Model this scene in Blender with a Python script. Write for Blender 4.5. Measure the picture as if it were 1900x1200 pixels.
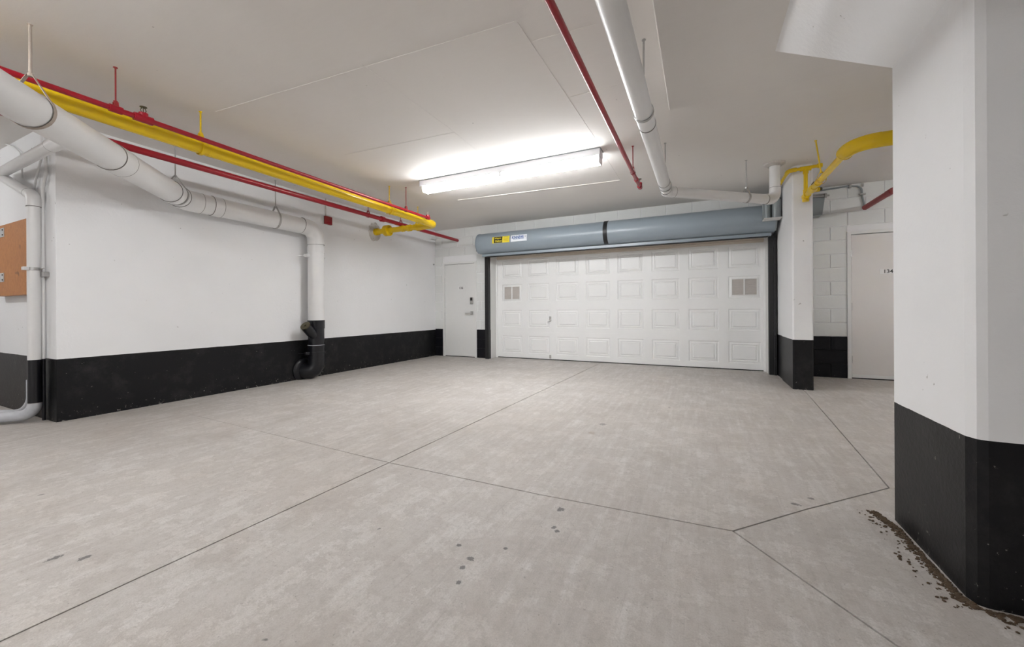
import bpy, bmesh, math, random
from mathutils import Vector, Matrix
random.seed(7)
PI = math.pi
for o in list(bpy.data.objects): bpy.data.objects.remove(o)
scene = bpy.context.scene
COL = scene.collection

# ------------------------------------------------------------------ camera
F, TH, CY, ROLL, CAMH = 725.0, math.radians(25.65), 574.7, math.radians(-0.32), 1.0
FW = Vector((-math.sin(TH), math.cos(TH), 0)); RT = Vector((math.cos(TH), math.sin(TH), 0)); UP = Vector((0, 0, 1))
CAM = Vector((0, 0, CAMH))
cd = bpy.data.cameras.new('camera'); cam = bpy.data.objects.new('camera', cd); COL.objects.link(cam)
cd.sensor_width = 36.0; cd.sensor_fit = 'HORIZONTAL'; cd.lens = F / 1900 * 36.0
cd.shift_y = -(600 - CY) / 1900.0
cd.clip_start = 0.05; cd.clip_end = 100
r2 = RT * math.cos(ROLL) + UP * math.sin(ROLL); u2 = UP * math.cos(ROLL) - RT * math.sin(ROLL)
m = Matrix.Identity(4)
for i in range(3):
    m[i][0] = r2[i]; m[i][1] = u2[i]; m[i][2] = -FW[i]; m[i][3] = CAM[i]
cam.matrix_world = m
scene.camera = cam

# ------------------------------------------------------------------ world, exposure
w = bpy.data.worlds.new('world'); scene.world = w; w.use_nodes = True
w.node_tree.nodes['Background'].inputs[0].default_value = (0.9, 0.95, 1.0, 1)
w.node_tree.nodes['Background'].inputs[1].default_value = 0.05
scene.view_settings.view_transform = 'Standard'; scene.view_settings.look = 'None'
scene.view_settings.gamma = 1.0; scene.view_settings.use_curve_mapping = False
scene.view_settings.exposure = 1.06
LAMP_NEAR_DOOR, LAMP_OVER_CAMERA, LAMP_SIDE, FILL_REAR, LAMP_LEFT = 26.0, 46.0, 28.0, 26.0, 15.0

# ------------------------------------------------------------------ a pixel and a plane give a point
def on(u, v, x=None, y=None, z=None):
    a, b = u - 950, v - CY
    px = a * math.cos(ROLL) + b * math.sin(ROLL); py = -a * math.sin(ROLL) + b * math.cos(ROLL)
    d = FW + RT * (px / F) - UP * (py / F)
    ax, val = (0, x) if x is not None else (1, y) if y is not None else (2, z)
    return CAM + d * ((val - CAM[ax]) / d[ax])

# room dimensions (metres)
XL, YR, YB, ZC = -5.28, 1.41, 7.07, 2.755         # left wall, its near return face, back wall, ceiling
XR, YF, XFL = 8.0, -7.0, -9.0                     # right wall, rear wall, far left wall
BAND = 0.572

# ------------------------------------------------------------------ materials
MATS = {}
def nodes(name):
    mt = bpy.data.materials.new(name); mt.use_nodes = True; nt = mt.node_tree
    return mt, nt, nt.nodes['Principled BSDF']
def N(nt, t, **k):
    n = nt.nodes.new(t)
    for a, b in k.items():
        if a == 'ins':
            for i, val in b.items(): n.inputs[i].default_value = val
        else: setattr(n, a, b)
    return n
def ramp(nt, src, p0, p1, c0=(0,0,0,1), c1=(1,1,1,1)):
    r = N(nt, 'ShaderNodeValToRGB'); r.color_ramp.elements[0].position = p0; r.color_ramp.elements[1].position = p1
    r.color_ramp.elements[0].color = c0; r.color_ramp.elements[1].color = c1
    nt.links.new(src, r.inputs[0]); return r.outputs[0]
def mix(nt, fac, a, b, mode='MIX'):
    n = N(nt, 'ShaderNodeMix', data_type='RGBA', blend_type=mode)
    for sock, val in ((n.inputs[0], fac), (n.inputs[6], a), (n.inputs[7], b)):
        if hasattr(val, 'links'): nt.links.new(val, sock)
        elif isinstance(val, (int, float)): sock.default_value = val
        else: sock.default_value = (*val, 1) if len(val) == 3 else val
    return n.outputs[2]
def noise(nt, vec, scale, detail=4, rough=0.55):
    n = N(nt, 'ShaderNodeTexNoise', ins={'Scale': scale, 'Detail': detail, 'Roughness': rough})
    if vec is not None: nt.links.new(vec, n.inputs['Vector'])
    return n.outputs['Fac']
def mathn(nt, op, a, b=None, c=None):
    n = N(nt, 'ShaderNodeMath', operation=op)
    for i, val in enumerate((a, b, c)):
        if val is None: continue
        if hasattr(val, 'links'): nt.links.new(val, n.inputs[i])
        else: n.inputs[i].default_value = val
    return n.outputs[0]
def bump(nt, bs, h, strength, dist=0.01):
    b = N(nt, 'ShaderNodeBump', ins={'Strength': strength, 'Distance': dist})
    nt.links.new(h, b.inputs['Height']); nt.links.new(b.outputs[0], bs.inputs['Normal'])
def simple(name, col, rough=0.5, metal=0.0, var=0.06, scale=14, bumps=0.0, bscale=80, spec=None):
    mt, nt, bs = nodes(name)
    pos = N(nt, 'ShaderNodeNewGeometry').outputs['Position']
    n = noise(nt, pos, scale)
    lo = tuple(c * (1 - var) for c in col); hi = tuple(min(1, c * (1 + var)) for c in col)
    nt.links.new(mix(nt, n, lo, hi), bs.inputs['Base Color'])
    bs.inputs['Roughness'].default_value = rough; bs.inputs['Metallic'].default_value = metal
    if spec is not None: bs.inputs['Specular IOR Level'].default_value = spec
    if bumps: bump(nt, bs, noise(nt, pos, bscale, 3), bumps)
    MATS[name] = mt; return mt
WHITE = (0.87, 0.87, 0.875); BLACK = (0.006, 0.006, 0.007)
def painted(name, band=None, white=WHITE, black=BLACK, bumps=0.25, wear=1.0, dirt=1.0, brough=0.42):
    """white wall paint, a black painted band below `band` metres, chips and scuffs"""
    mt, nt, bs = nodes(name)
    pos = N(nt, 'ShaderNodeNewGeometry').outputs['Position']
    big = noise(nt, pos, 1.3, 5); fine = noise(nt, pos, 45, 4, 0.6)
    base = mix(nt, ramp(nt, big, 0.3, 0.75), tuple(c * 0.95 for c in white), white)
    pits = ramp(nt, noise(nt, pos, 26, 2, 0.4), 0.20, 0.235)          # small dark air holes and scuffs
    base = mix(nt, mathn(nt, 'MULTIPLY', mathn(nt, 'SUBTRACT', 1.0, pits), 0.75 * dirt), base, (0.30, 0.28, 0.26))
    rough = 0.55
    if band is not None:
        sep = N(nt, 'ShaderNodeSeparateXYZ'); nt.links.new(pos, sep.inputs[0])
        z = sep.outputs[2]
        edge = mathn(nt, 'ADD', z, mathn(nt, 'MULTIPLY', mathn(nt, 'SUBTRACT', noise(nt, pos, 9, 3), 0.5), 0.006))
        isw = mathn(nt, 'GREATER_THAN', edge, band)
        scuff = ramp(nt, noise(nt, pos, 5, 8, 0.72), 0.5, 0.8)
        bk = mix(nt, mathn(nt, 'MULTIPLY', scuff, 0.5 * wear), black, (0.045, 0.043, 0.041))
        low = mathn(nt, 'SUBTRACT', 1.0, mathn(nt, 'MULTIPLY', z, 7.0), None)
        lown = N(nt, 'ShaderNodeClamp'); nt.links.new(low, lown.inputs[0])
        chips = ramp(nt, mathn(nt, 'ADD', noise(nt, pos, 38, 5, 0.7), mathn(nt, 'MULTIPLY', lown.outputs[0], 0.08)), 0.69, 0.72)
        bk = mix(nt, mathn(nt, 'MULTIPLY', chips, 0.8 * wear), bk, (0.42, 0.40, 0.37))
        base = mix(nt, isw, bk, base)
        rr = mathn(nt, 'ADD', mathn(nt, 'MULTIPLY', isw, 0.55 - brough), brough)
        nt.links.new(rr, bs.inputs['Roughness'])
    else: bs.inputs['Roughness'].default_value = rough
    bs.inputs['Specular IOR Level'].default_value = 0.25
    nt.links.new(base, bs.inputs['Base Color'])
    bump(nt, bs, mathn(nt, 'ADD', fine, mathn(nt, 'MULTIPLY', big, 1.5)), bumps, 0.006)
    MATS[name] = mt; return mt
painted('wall_paint', BAND)
painted('return_paint', BAND, black=(0.014, 0.011, 0.010), wear=1.6)
painted('column_paint', 0.556, wear=0.8)
painted('pier_paint', 0.612, black=(0.008, 0.008, 0.009))
painted('mortar_paint', 0.591, black=(0.01, 0.01, 0.012), dirt=0.3)
painted('block_white', None, white=(0.775, 0.785, 0.77), bumps=0.35, dirt=0.5)
painted('block_black', 10.0, black=(0.006, 0.006, 0.009), bumps=0.35, wear=0.35)
painted('plain_wall', None)
simple('soffit_paint', (0.74, 0.72, 0.70), 0.6, var=0.03, scale=4, bumps=0.15, bscale=40)
simple('white_pipe', (0.79, 0.785, 0.78), 0.33, var=0.04, scale=5)
simple('grey_pipe', (0.50, 0.51, 0.54), 0.5, var=0.30, scale=16)
simple('black_pipe', (0.008, 0.008, 0.011), 0.30, var=0.3)
simple('seam', (0.22, 0.21, 0.20), 0.7)
simple('red_pipe', (0.30, 0.004, 0.014), 0.28, var=0.12)
simple('dull_red', (0.28, 0.02, 0.022), 0.45, var=0.15)
simple('yellow_pipe', (0.80, 0.54, 0.004), 0.27, var=0.03)
simple('steel', (0.45, 0.44, 0.43), 0.4, 0.8, var=0.2)
simple('rusty_rod', (0.40, 0.34, 0.29), 0.6, 0.3, var=0.3)
simple('bright_steel', (0.72, 0.72, 0.72), 0.3, 0.9)
simple('hood_grey', (0.285, 0.335, 0.375), 0.30, 0.0, var=0.03, scale=3)
simple('box_grey', (0.27, 0.30, 0.31), 0.35, 0.2)
simple('black_steel', (0.010, 0.010, 0.011), 0.45, var=0.3)
simple('dark', (0.02, 0.02, 0.02), 0.7)
simple('door_white', (0.78, 0.78, 0.765), 0.42, var=0.02)
simple('door_beige', (0.75, 0.72, 0.70), 0.42, var=0.02)
simple('garage_white', (0.88, 0.88, 0.87), 0.40, var=0.015)
simple('stop_beige', (0.70, 0.63, 0.55), 0.6, var=0.08)
simple('vent_beige', (0.60, 0.56, 0.53), 0.6)
simple('fixture_white', (0.80, 0.80, 0.83), 0.4, var=0.02)
simple('sticker_white', (0.85, 0.88, 0.92), 0.4, var=0.0)
simple('plate_white', (0.82, 0.81, 0.80), 0.4, var=0.0)
simple('sticker_yellow', (0.85, 0.70, 0.05), 0.4, var=0.02)
simple('sticker_black', (0.03, 0.025, 0.01), 0.4)
simple('ink_blue', (0.015, 0.10, 0.36), 0.5)
simple('ink_dark', (0.03, 0.03, 0.03), 0.5)
simple('ink_olive', (0.40, 0.31, 0.02), 0.5)
simple('grout', (0.56, 0.53, 0.50), 0.9, var=0.3, scale=30, bumps=0.6, bscale=60)
simple('dirt', (0.085, 0.055, 0.032), 0.95, var=0.5, scale=40)
simple('bronze', (0.10, 0.085, 0.05), 0.4, 0.6)
def plywood():
    mt, nt, bs = nodes('plywood')
    pos = N(nt, 'ShaderNodeNewGeometry').outputs['Position']
    mp = N(nt, 'ShaderNodeMapping', ins={'Scale': (9, 3, 2.2)}); nt.links.new(pos, mp.inputs[0])
    n1 = noise(nt, mp.outputs[0], 1.6, 6, 0.6)
    ws = ramp(nt, mathn(nt, 'FRACT', mathn(nt, 'MULTIPLY', n1, 9.0)), 0.1, 0.9)
    c = mix(nt, ws, (0.40, 0.15, 0.035), (0.50, 0.205, 0.055))
    c = mix(nt, ramp(nt, noise(nt, pos, 7, 1), 0.22, 0.26), (0.12, 0.045, 0.012), c)
    nt.links.new(c, bs.inputs['Base Color']); bs.inputs['Roughness'].default_value = 0.5; MATS['plywood'] = mt
plywood()
def ceiling_mat():
    mt, nt, bs = nodes('ceiling_concrete')
    pos = N(nt, 'ShaderNodeNewGeometry').outputs['Position']
    mp = N(nt, 'ShaderNodeMapping', ins={'Scale': (1.0, 5.0, 1.0)}); nt.links.new(pos, mp.inputs[0])
    a = noise(nt, pos, 0.8, 5); b = noise(nt, mp.outputs[0], 7, 5, 0.65); c = noise(nt, pos, 90, 3)
    col = mix(nt, ramp(nt, a, 0.3, 0.7), (0.745, 0.71, 0.675), (0.785, 0.755, 0.72))
    col = mix(nt, mathn(nt, 'MULTIPLY', ramp(nt, b, 0.35, 0.75), 0.22), col, (0.81, 0.785, 0.755))
    pits = ramp(nt, noise(nt, pos, 17, 2, 0.4), 0.185, 0.21)
    col = mix(nt, mathn(nt, 'MULTIPLY', mathn(nt, 'SUBTRACT', 1.0, pits), 0.6), col, (0.25, 0.22, 0.20))
    nt.links.new(col, bs.inputs['Base Color']); bs.inputs['Roughness'].default_value = 0.7
    bump(nt, bs, mathn(nt, 'ADD', b, mathn(nt, 'MULTIPLY', c, 0.4)), 0.14, 0.005); MATS['ceiling'] = mt
ceiling_mat()
def floor_mat():
    mt, nt, bs = nodes('floor_concrete')
    pos = N(nt, 'ShaderNodeNewGeometry').outputs['Position']
    rot = N(nt, 'ShaderNodeMapping', ins={'Rotation': (0, 0, math.radians(-8)), 'Scale': (8.0, 0.75, 1)}); nt.links.new(pos, rot.inputs[0])
    strk = noise(nt, rot.outputs[0], 2.6, 8, 0.68)                    # broom and tyre streaks along the driving direction
    big = noise(nt, pos, 0.55, 6, 0.6); mid = noise(nt, pos, 2.4, 7, 0.65); fine = noise(nt, pos, 160, 3, 0.7); grain = noise(nt, pos, 38, 5, 0.75)
    col = mix(nt, ramp(nt, big, 0.32, 0.68), (0.46, 0.42, 0.385), (0.68, 0.65, 0.625))
    col = mix(nt, mathn(nt, 'MULTIPLY', ramp(nt, strk, 0.45, 0.68), 0.55), col, (0.76, 0.74, 0.72))
    col = mix(nt, mathn(nt, 'MULTIPLY', ramp(nt, mid, 0.50, 0.72), 0.60), col, (0.37, 0.325, 0.285))
    col = mix(nt, mathn(nt, 'MULTIPLY', ramp(nt, grain, 0.48, 0.70), 0.50), col, (0.33, 0.30, 0.275))
    col = mix(nt, mathn(nt, 'MULTIPLY', ramp(nt, fine, 0.38, 0.66), 0.42), col, (0.35, 0.33, 0.31))
    col = mix(nt, mathn(nt, 'MULTIPLY', ramp(nt, noise(nt, pos, 1.1, 5, 0.7), 0.46, 0.66), 0.32), col, (0.45, 0.385, 0.325))
    m6 = noise(nt, pos, 5.5, 6, 0.7)
    col = mix(nt, mathn(nt, 'MULTIPLY', ramp(nt, m6, 0.52, 0.68), 0.26), col, (0.76, 0.735, 0.715))
    col = mix(nt, mathn(nt, 'MULTIPLY', ramp(nt, m6, 0.48, 0.32), 0.30), col, (0.36, 0.325, 0.295))
    col = mix(nt, mathn(nt, 'MULTIPLY', ramp(nt, noise(nt, pos, 70, 3, 0.6), 0.66, 0.72), 0.55), col, (0.17, 0.155, 0.14))
    scr = N(nt, 'ShaderNodeMapping', ins={'Rotation': (0, 0, math.radians(-24)), 'Scale': (60, 2.0, 1)}); nt.links.new(pos, scr.inputs[0])
    col = mix(nt, mathn(nt, 'MULTIPLY', ramp(nt, noise(nt, scr.outputs[0], 1.0, 4, 0.6), 0.60, 0.72), 0.28), col, (0.30, 0.27, 0.245))
    pits = ramp(nt, noise(nt, pos, 13, 2, 0.45), 0.205, 0.225)
    col = mix(nt, mathn(nt, 'MULTIPLY', mathn(nt, 'SUBTRACT', 1.0, pits), 0.75), col, (0.10, 0.095, 0.09))
    # rust-brown scuffs and oil drops with shapes of their own
    for (u, v, rx, ry, cc, k) in STAINS:
        p = on(u, v, z=0)
        mp = N(nt, 'ShaderNodeMapping', vector_type='POINT', ins={'Location': (-p.x / rx, -p.y / ry, 0), 'Scale': (1 / rx, 1 / ry, 0)})
        nt.links.new(pos, mp.inputs[0])
        ln = N(nt, 'ShaderNodeVectorMath', operation='LENGTH'); nt.links.new(mp.outputs[0], ln.inputs[0])
        small = rx < .1
        d = mathn(nt, 'ADD', ln.outputs['Value'], mathn(nt, 'MULTIPLY', mathn(nt, 'SUBTRACT', grain if small else mid, 0.5), 2.6))
        f = ramp(nt, d, 0.60 if small else 0.3, 0.72 if small else 1.3, (k, k, k, 1), (0, 0, 0, 1))
        if not small: f = mathn(nt, 'MULTIPLY', f, ramp(nt, mathn(nt, 'ADD', strk, mathn(nt, 'MULTIPLY', grain, 0.4)), 0.98, 0.62))
        col = mix(nt, f, col, cc)
    nt.links.new(col, bs.inputs['Base Color'])
    rr = ramp(nt, strk, 0.3, 0.8, (0.62, 0.62, 0.62, 1), (0.46, 0.46, 0.46, 1)); nt.links.new(rr, bs.inputs['Roughness'])
    bump(nt, bs, mathn(nt, 'ADD', mathn(nt, 'MULTIPLY', strk, 1.5), mathn(nt, 'ADD', fine, grain)), 0.35, 0.004); MATS['floor'] = mt
BR, OIL = (0.30, 0.22, 0.165), (0.085, 0.08, 0.078)
STAINS = [(1040, 945, .022, .03, OIL, .8), (1028, 978, .014, .02, OIL, .8), (1033, 985, .016, .02, OIL, .8), (850, 1012, .016, .018, OIL, .8),
          (873, 1036, .022, .02, OIL, .8), (857, 1053, .018, .018, OIL, .8), (851, 1081, .018, .016, OIL, .8), (938, 1017, .013, .012, OIL, .8),
          (156, 1035, .02, .03, OIL, .8), (100, 1036, .02, .03, OIL, .8), (1475, 935, .03, .022, OIL, .75), (1505, 925, .02, .018, OIL, .75),
          (1118, 787, .04, .05, OIL, .55), (1098, 803, .04, .05, BR, .5), (170, 868, .28, .45, BR, .55), (470, 790, .35, .30, BR, .45), (760, 1030, .22, .22, BR, .5),
          (1350, 840, .55, .50, (0.30, 0.275, 0.25), .6), (1110, 700, .5, .35, BR, .4), (1290, 700, .5, .3, (0.30, 0.27, 0.24), .5), (950, 695, .5, .3, BR, .35), (5, 828, .25, .3, BR, .6)]
floor_mat()
def emissive(name, strength):
    mt, nt, bs = nodes(name)
    bs.inputs['Base Color'].default_value = (0.9, 0.9, 0.9, 1); bs.inputs['Roughness'].default_value = 0.3
    bs.inputs['Emission Color'].default_value = (0.97, 0.985, 1.0, 1); bs.inputs['Emission Strength'].default_value = strength
    MATS[name] = mt

# ------------------------------------------------------------------ mesh helpers (world coordinates in, one object out)
def obj(name, bm, mat, parent=None, smooth=False, origin=None):
    """links bm (world coordinates) as one mesh object whose origin sits at its middle"""
    bmesh.ops.recalc_face_normals(bm, faces=bm.faces)
    lo = Vector([min(v.co[i] for v in bm.verts) for i in range(3)]); hi = Vector([max(v.co[i] for v in bm.verts) for i in range(3)])
    c = origin or (lo + hi) / 2
    bmesh.ops.translate(bm, verts=bm.verts, vec=-c)
    me = bpy.data.meshes.new(name); bm.to_mesh(me); bm.free()
    me.materials.append(MATS[mat])
    if smooth:
        for p in me.polygons: p.use_smooth = True
        try: me.set_sharp_from_angle(angle=math.radians(40))
        except Exception: pass
    o = bpy.data.objects.new(name, me); COL.objects.link(o)
    place(o, c, parent); return o
WORLD = {}
def place(o, c, parent=None):
    WORLD[o.name] = Vector(c)
    o.location = c
    if parent is not None:
        o.parent = parent; o.location = Vector(c) - WORLD[parent.name]
def thing(name, loc, label, cat, group=None, kind=None):
    o = bpy.data.objects.new(name, None); COL.objects.link(o); o.empty_display_size = 0.1
    place(o, loc); return tag(o, label, cat, group, kind)
def tag(o, label=None, cat=None, group=None, kind=None):
    for k, val in (('label', label), ('category', cat), ('group', group), ('kind', kind)):
        if val: o[k] = val
    return o
def box(bm, lo, hi, bev=0.0):
    vs = [bm.verts.new((x, y, z)) for z in (lo[2], hi[2]) for y in (lo[1], hi[1]) for x in (lo[0], hi[0])]
    fs = [bm.faces.new([vs[i] for i in f]) for f in ((0, 2, 3, 1), (4, 5, 7, 6), (0, 1, 5, 4), (2, 6, 7, 3), (0, 4, 6, 2), (1, 3, 7, 5))]
    if bev:
        es = {e for f in fs for e in f.edges}
        bmesh.ops.bevel(bm, geom=list(es), offset=bev, segments=2, affect='EDGES', profile=0.5)
    return bm
def B(lo, hi, bev=0.0): return box(bmesh.new(), lo, hi, bev)
def frame(d, hint=None):
    d = d.normalized(); h = hint or (Vector((0, 0, 1)) if abs(d.z) < 0.9 else Vector((1, 0, 0)))
    a = d.cross(h).normalized(); return a, a.cross(d).normalized()
def tube(bm, pts, r, seg=20, caps=True, rads=None):
    """sweep a circle along a polyline with parallel-transported frames"""
    pts = [Vector(p) for p in pts]; n = len(pts); rings = []
    t0 = (pts[1] - pts[0]).normalized(); a, b = frame(t0)
    for i, p in enumerate(pts):
        t = (pts[min(i + 1, n - 1)] - pts[max(i - 1, 0)]).normalized()
        q = t0.rotation_difference(t); a = q @ a; b = q @ b; t0 = t
        rr = rads[i] if rads else r
        rings.append([bm.verts.new(p + (a * math.cos(2 * PI * k / seg) + b * math.sin(2 * PI * k / seg)) * rr) for k in range(seg)])
    for i in range(n - 1):
        for k in range(seg):
            bm.faces.new((rings[i][k], rings[i][(k + 1) % seg], rings[i + 1][(k + 1) % seg], rings[i + 1][k]))
    if caps:
        bm.faces.new(rings[0][::-1]); bm.faces.new(rings[-1])
    return bm
def T(pts, r, seg=20, rads=None, caps=True): return tube(bmesh.new(), pts, r, seg, caps, rads)
def lathe(p, d, prof, seg=20):
    """prof: (distance along d, radius)"""
    d = Vector(d).normalized(); return T([Vector(p) + d * (s + i * 1e-6) for i, (s, _) in enumerate(prof)], 1, seg, [q[1] for q in prof])
def fillet(pts, R, n=10):
    """returns straight pieces [(a,b)] and arcs [points] of a path with rounded corners"""
    pts = [Vector(p) for p in pts]; cur = pts[0]; st, arcs = [], []
    for i in range(1, len(pts) - 1):
        p = pts[i]; d0 = (p - pts[i - 1]).normalized(); d1 = (pts[i + 1] - p).normalized()
        ang = d0.angle(d1); t = R * math.tan(ang / 2)
        a, b = p - d0 * t, p + d1 * t
        nrm = (d1 - d0 * d0.dot(d1)).normalized(); c = a + nrm * R
        ax = d0.cross(d1).normalized()
        arc = [c + Matrix.Rotation(ang * k / n, 3, ax) @ (a - c) for k in range(n + 1)]
        st.append((cur, a)); arcs.append(arc); cur = b
    st.append((cur, pts[-1])); return st, arcs
def smooth_path(pts, R, n=8):
    st, arcs = fillet(pts, R, n); out = [st[0][0]]
    for (a, b), arc in zip(st, arcs): out += arc
    out.append(st[-1][1]); return out
def poly_prism(pts, z0, z1):
    bm = bmesh.new(); lo = [bm.verts.new((x, y, z0)) for x, y in pts]; hi = [bm.verts.new((x, y, z1)) for x, y in pts]
    n = len(pts); bm.faces.new(lo[::-1]); bm.faces.new(hi)
    for i in range(n): bm.faces.new((lo[i], lo[(i + 1) % n], hi[(i + 1) % n], hi[i]))
    return bm
def text(name, body, size, center, xdir, ydir, mat, parent, depth=0.002, bold=0.0, fit=None):
    cu = bpy.data.curves.new('t', 'FONT'); cu.body = body; cu.size = size; cu.align_x = 'CENTER'; cu.align_y = 'CENTER'
    cu.extrude = depth / 2; cu.offset = bold
    to = bpy.data.objects.new('t', cu); COL.objects.link(to)
    dg = bpy.context.evaluated_depsgraph_get(); me = bpy.data.meshes.new_from_object(to.evaluated_get(dg))
    bpy.data.objects.remove(to); bpy.data.curves.remove(cu)
    xs = [v.co.x for v in me.vertices]; ys = [v.co.y for v in me.vertices]; cx, cy = (min(xs) + max(xs)) / 2, (min(ys) + max(ys)) / 2
    sx = sy = 1.0
    if fit: sx = fit[0] / (max(xs) - min(xs)); sy = fit[1] / (max(ys) - min(ys))
    X, Y = Vector(xdir).normalized(), Vector(ydir).normalized(); Z = X.cross(Y)
    for v in me.vertices: v.co = X * ((v.co.x - cx) * sx) + Y * ((v.co.y - cy) * sy) + Z * v.co.z
    me.materials.clear(); me.materials.append(MATS[mat]); me.name = name
    o = bpy.data.objects.new(name, me); COL.objects.link(o); place(o, center, parent); return o
def S(name, bm, mat, label, smooth=False, cat=None):
    return tag(obj(name, bm, mat, None, smooth), label, cat, None, 'structure')

# ------------------------------------------------------------------ setting: floor slabs with saw-cut joints
floor = S('floor', B((XFL, YF, -0.20), (XR, YB + 0.6, -0.03)), 'dark', 'pale grey concrete garage floor with dark saw-cut joints', cat='floor')
P1, P2, P3, P4 = (on(722, 858, z=0), on(1360, 985, z=0), on(1650, 905, z=0), on(1495, 727, z=0))
JN, JE, J5 = on(0, 1190, z=0), on(1030, 713, z=0), on(1700, 1200, z=0)
def ext(a, b, y):
    t = (y - a.y) / (b.y - a.y); return (a.x + (b.x - a.x) * t, y)
W1 = (XL - 0.3, on(312, 757, z=0).y); NB = ext(P1, JN, YF); FB = ext(P1, JE, YB + 0.55); RB = ext(P2, J5, YF)
RB = (min(RB[0], 7.5), YF)
p2d = lambda p: (p.x, p.y)
WA = (XL, 2.106)
M1 = on(1000, 917, z=0); M2 = on(1180, 952, z=0)              # the cross joint bows a little
K1 = on(1495, 945, z=0)
slabs = [
    [WA, p2d(P1), FB, (XL, YB + 0.55)],
    [(XFL, YF), NB, p2d(P1), WA, (XL, YR), (XFL, YR)],
    [p2d(P1), p2d(M1), p2d(P2), p2d(K1), p2d(P3), p2d(P4), (1.14, YB + 0.55), FB],
    [NB, RB, p2d(P2), p2d(M1), p2d(P1)],
    [p2d(P2), RB, (XR, YF), (XR, P3.y - 0.45), p2d(P3), p2d(K1)],
    [p2d(P3), (XR, P3.y - 0.45), (XR, YB + 0.55), (1.14, YB + 0.55), p2d(P4)]]
def inset(poly, g):
    n = len(poly); area = sum(poly[i][0] * poly[(i + 1) % n][1] - poly[(i + 1) % n][0] * poly[i][1] for i in range(n))
    if area < 0: poly = poly[::-1]
    out = []
    for i in range(n):
        p0, p1, p2 = Vector(poly[i - 1]), Vector(poly[i]), Vector(poly[(i + 1) % n])
        a, b = (p1 - p0).normalized(), (p2 - p1).normalized()
        na, nb = Vector((-a.y, a.x)), Vector((-b.y, b.x)); mm = (na + nb); mm /= max(0.3, mm.dot(na))
        q = p1 + mm * (0.0 if abs(p1.x - WA[0]) + abs(p1.y - WA[1]) < 1e-6 else g); out.append((q.x, q.y))
    return out
for s in slabs:
    obj('concrete_slab', poly_prism(inset(s, 0.0042), -0.03, 0.0), 'floor', floor)

# ------------------------------------------------------------------ ceiling, drop panel, form seams
ceiling = S('ceiling', B((XFL, YF, ZC), (XR, YB + 0.6, ZC + 0.25)), 'ceiling', 'warm grey painted concrete ceiling slab with faint formwork seams', cat='ceiling')
ZD = 2.57
S('ceiling_drop', B((-0.21, 0.20, ZD), (2.47, 3.33, ZC + 0.02), 0.006), 'ceiling', 'thickened ceiling panel around the flared top of the thick column', cat='ceiling')
for (u0, v0, u1, v1, wd, dp) in [(400, 207, 955, 40, .005, .002), (960, 42, 1110, 265, .005, .002), (672, 120, 830, 235, .004, .0015), (830, 235, 900, 292, .004, .0015),
                          (985, 77, 1108, 44, .005, .002), (1058, 180, 1145, 158, .005, .0015), (640, 287, 845, 245, .004, .0015), (850, 371, 1150, 334, .010, .006),
                          (1118, 282, 1150, 333, .004, .0015)]:
    a, b = on(u0, v0, z=ZC), on(u1, v1, z=ZC); d = (b - a).normalized(); nn = Vector((-d.y, d.x, 0)) * (wd / 2)
    pr = [a - nn, b - nn, b + nn, a + nn]
    obj('formwork_seam', poly_prism([(p.x, p.y) for p in pr], ZC - dp, ZC + 0.01), 'ceiling', ceiling)

# ------------------------------------------------------------------ walls
bm = B((XL - 0.35, YR, -0.03), (XL, YB + 0.3, ZC + 0.01), 0.004)
S('wall_left', bm, 'wall_paint', 'long smooth white wall with black painted base band behind the thick drain pipe', cat='wall')
bm = B((XFL, YR, -0.03), (XL - 0.35, YR + 0.3, ZC + 0.01))
S('wall_left_return', bm, 'return_paint', 'white wall face with scuffed black base behind the plywood board', cat='wall')
S('wall_far_left', B((XFL - 0.3, YF, -0.03), (XFL, YR + 0.3, ZC)), 'plain_wall', 'white side wall of the parking aisle', cat='wall')
S('wall_rear', B((XFL - 0.3, YF - 0.3, -0.03), (XR + 0.3, YF, ZC)), 'plain_wall', 'white wall across the parking aisle', cat='wall')
S('wall_right', B((XR, YF, -0.03), (XR + 0.3, YB + 0.6, ZC)), 'plain_wall', 'white wall at the end of the row of doors', cat='wall')

# back wall: core with openings, facing of single concrete blocks
D1 = (-5.066, -4.217, 2.035); GO = (-3.885, 0.945, 2.135); D2 = (1.893, 2.86, 2.083)
bm = bmesh.new(); yb0, yb1 = YB + 0.009, YB + 0.55
xs = [XL - 0.3, D1[0], D1[1], GO[0], GO[1], D2[0], D2[1], XR]
for i in range(7):
    a, b = xs[i], xs[i + 1]
    if i % 2 == 0: box(bm, (a, yb0, -0.03), (b, yb1, ZC + 0.01))
    else: box(bm, (a, yb0, (D1, GO, D2)[i // 2][2]), (b, yb1, ZC + 0.01))
wall_back = S('wall_back', bm, 'mortar_paint', 'white painted concrete block wall with black base courses around the garage door', cat='wall')
CH, BL, J = 0.197, 0.40, 0.010
cache = {}
def block(x0, x1, z0, z1, mat):
    wd, ht = round(x1 - x0, 3), round(z1 - z0, 3); key = (wd, ht, mat)
    c = Vector(((x0 + x1) / 2, YB + 0.02, (z0 + z1) / 2))
    if key not in cache:
        cache[key] = obj('concrete_block', B((x0, YB, z0), (x1, YB + 0.04, z1), 0.004), mat, wall_back)
    else:
        o = cache[key].copy(); COL.objects.link(o); place(o, c, wall_back)
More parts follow.
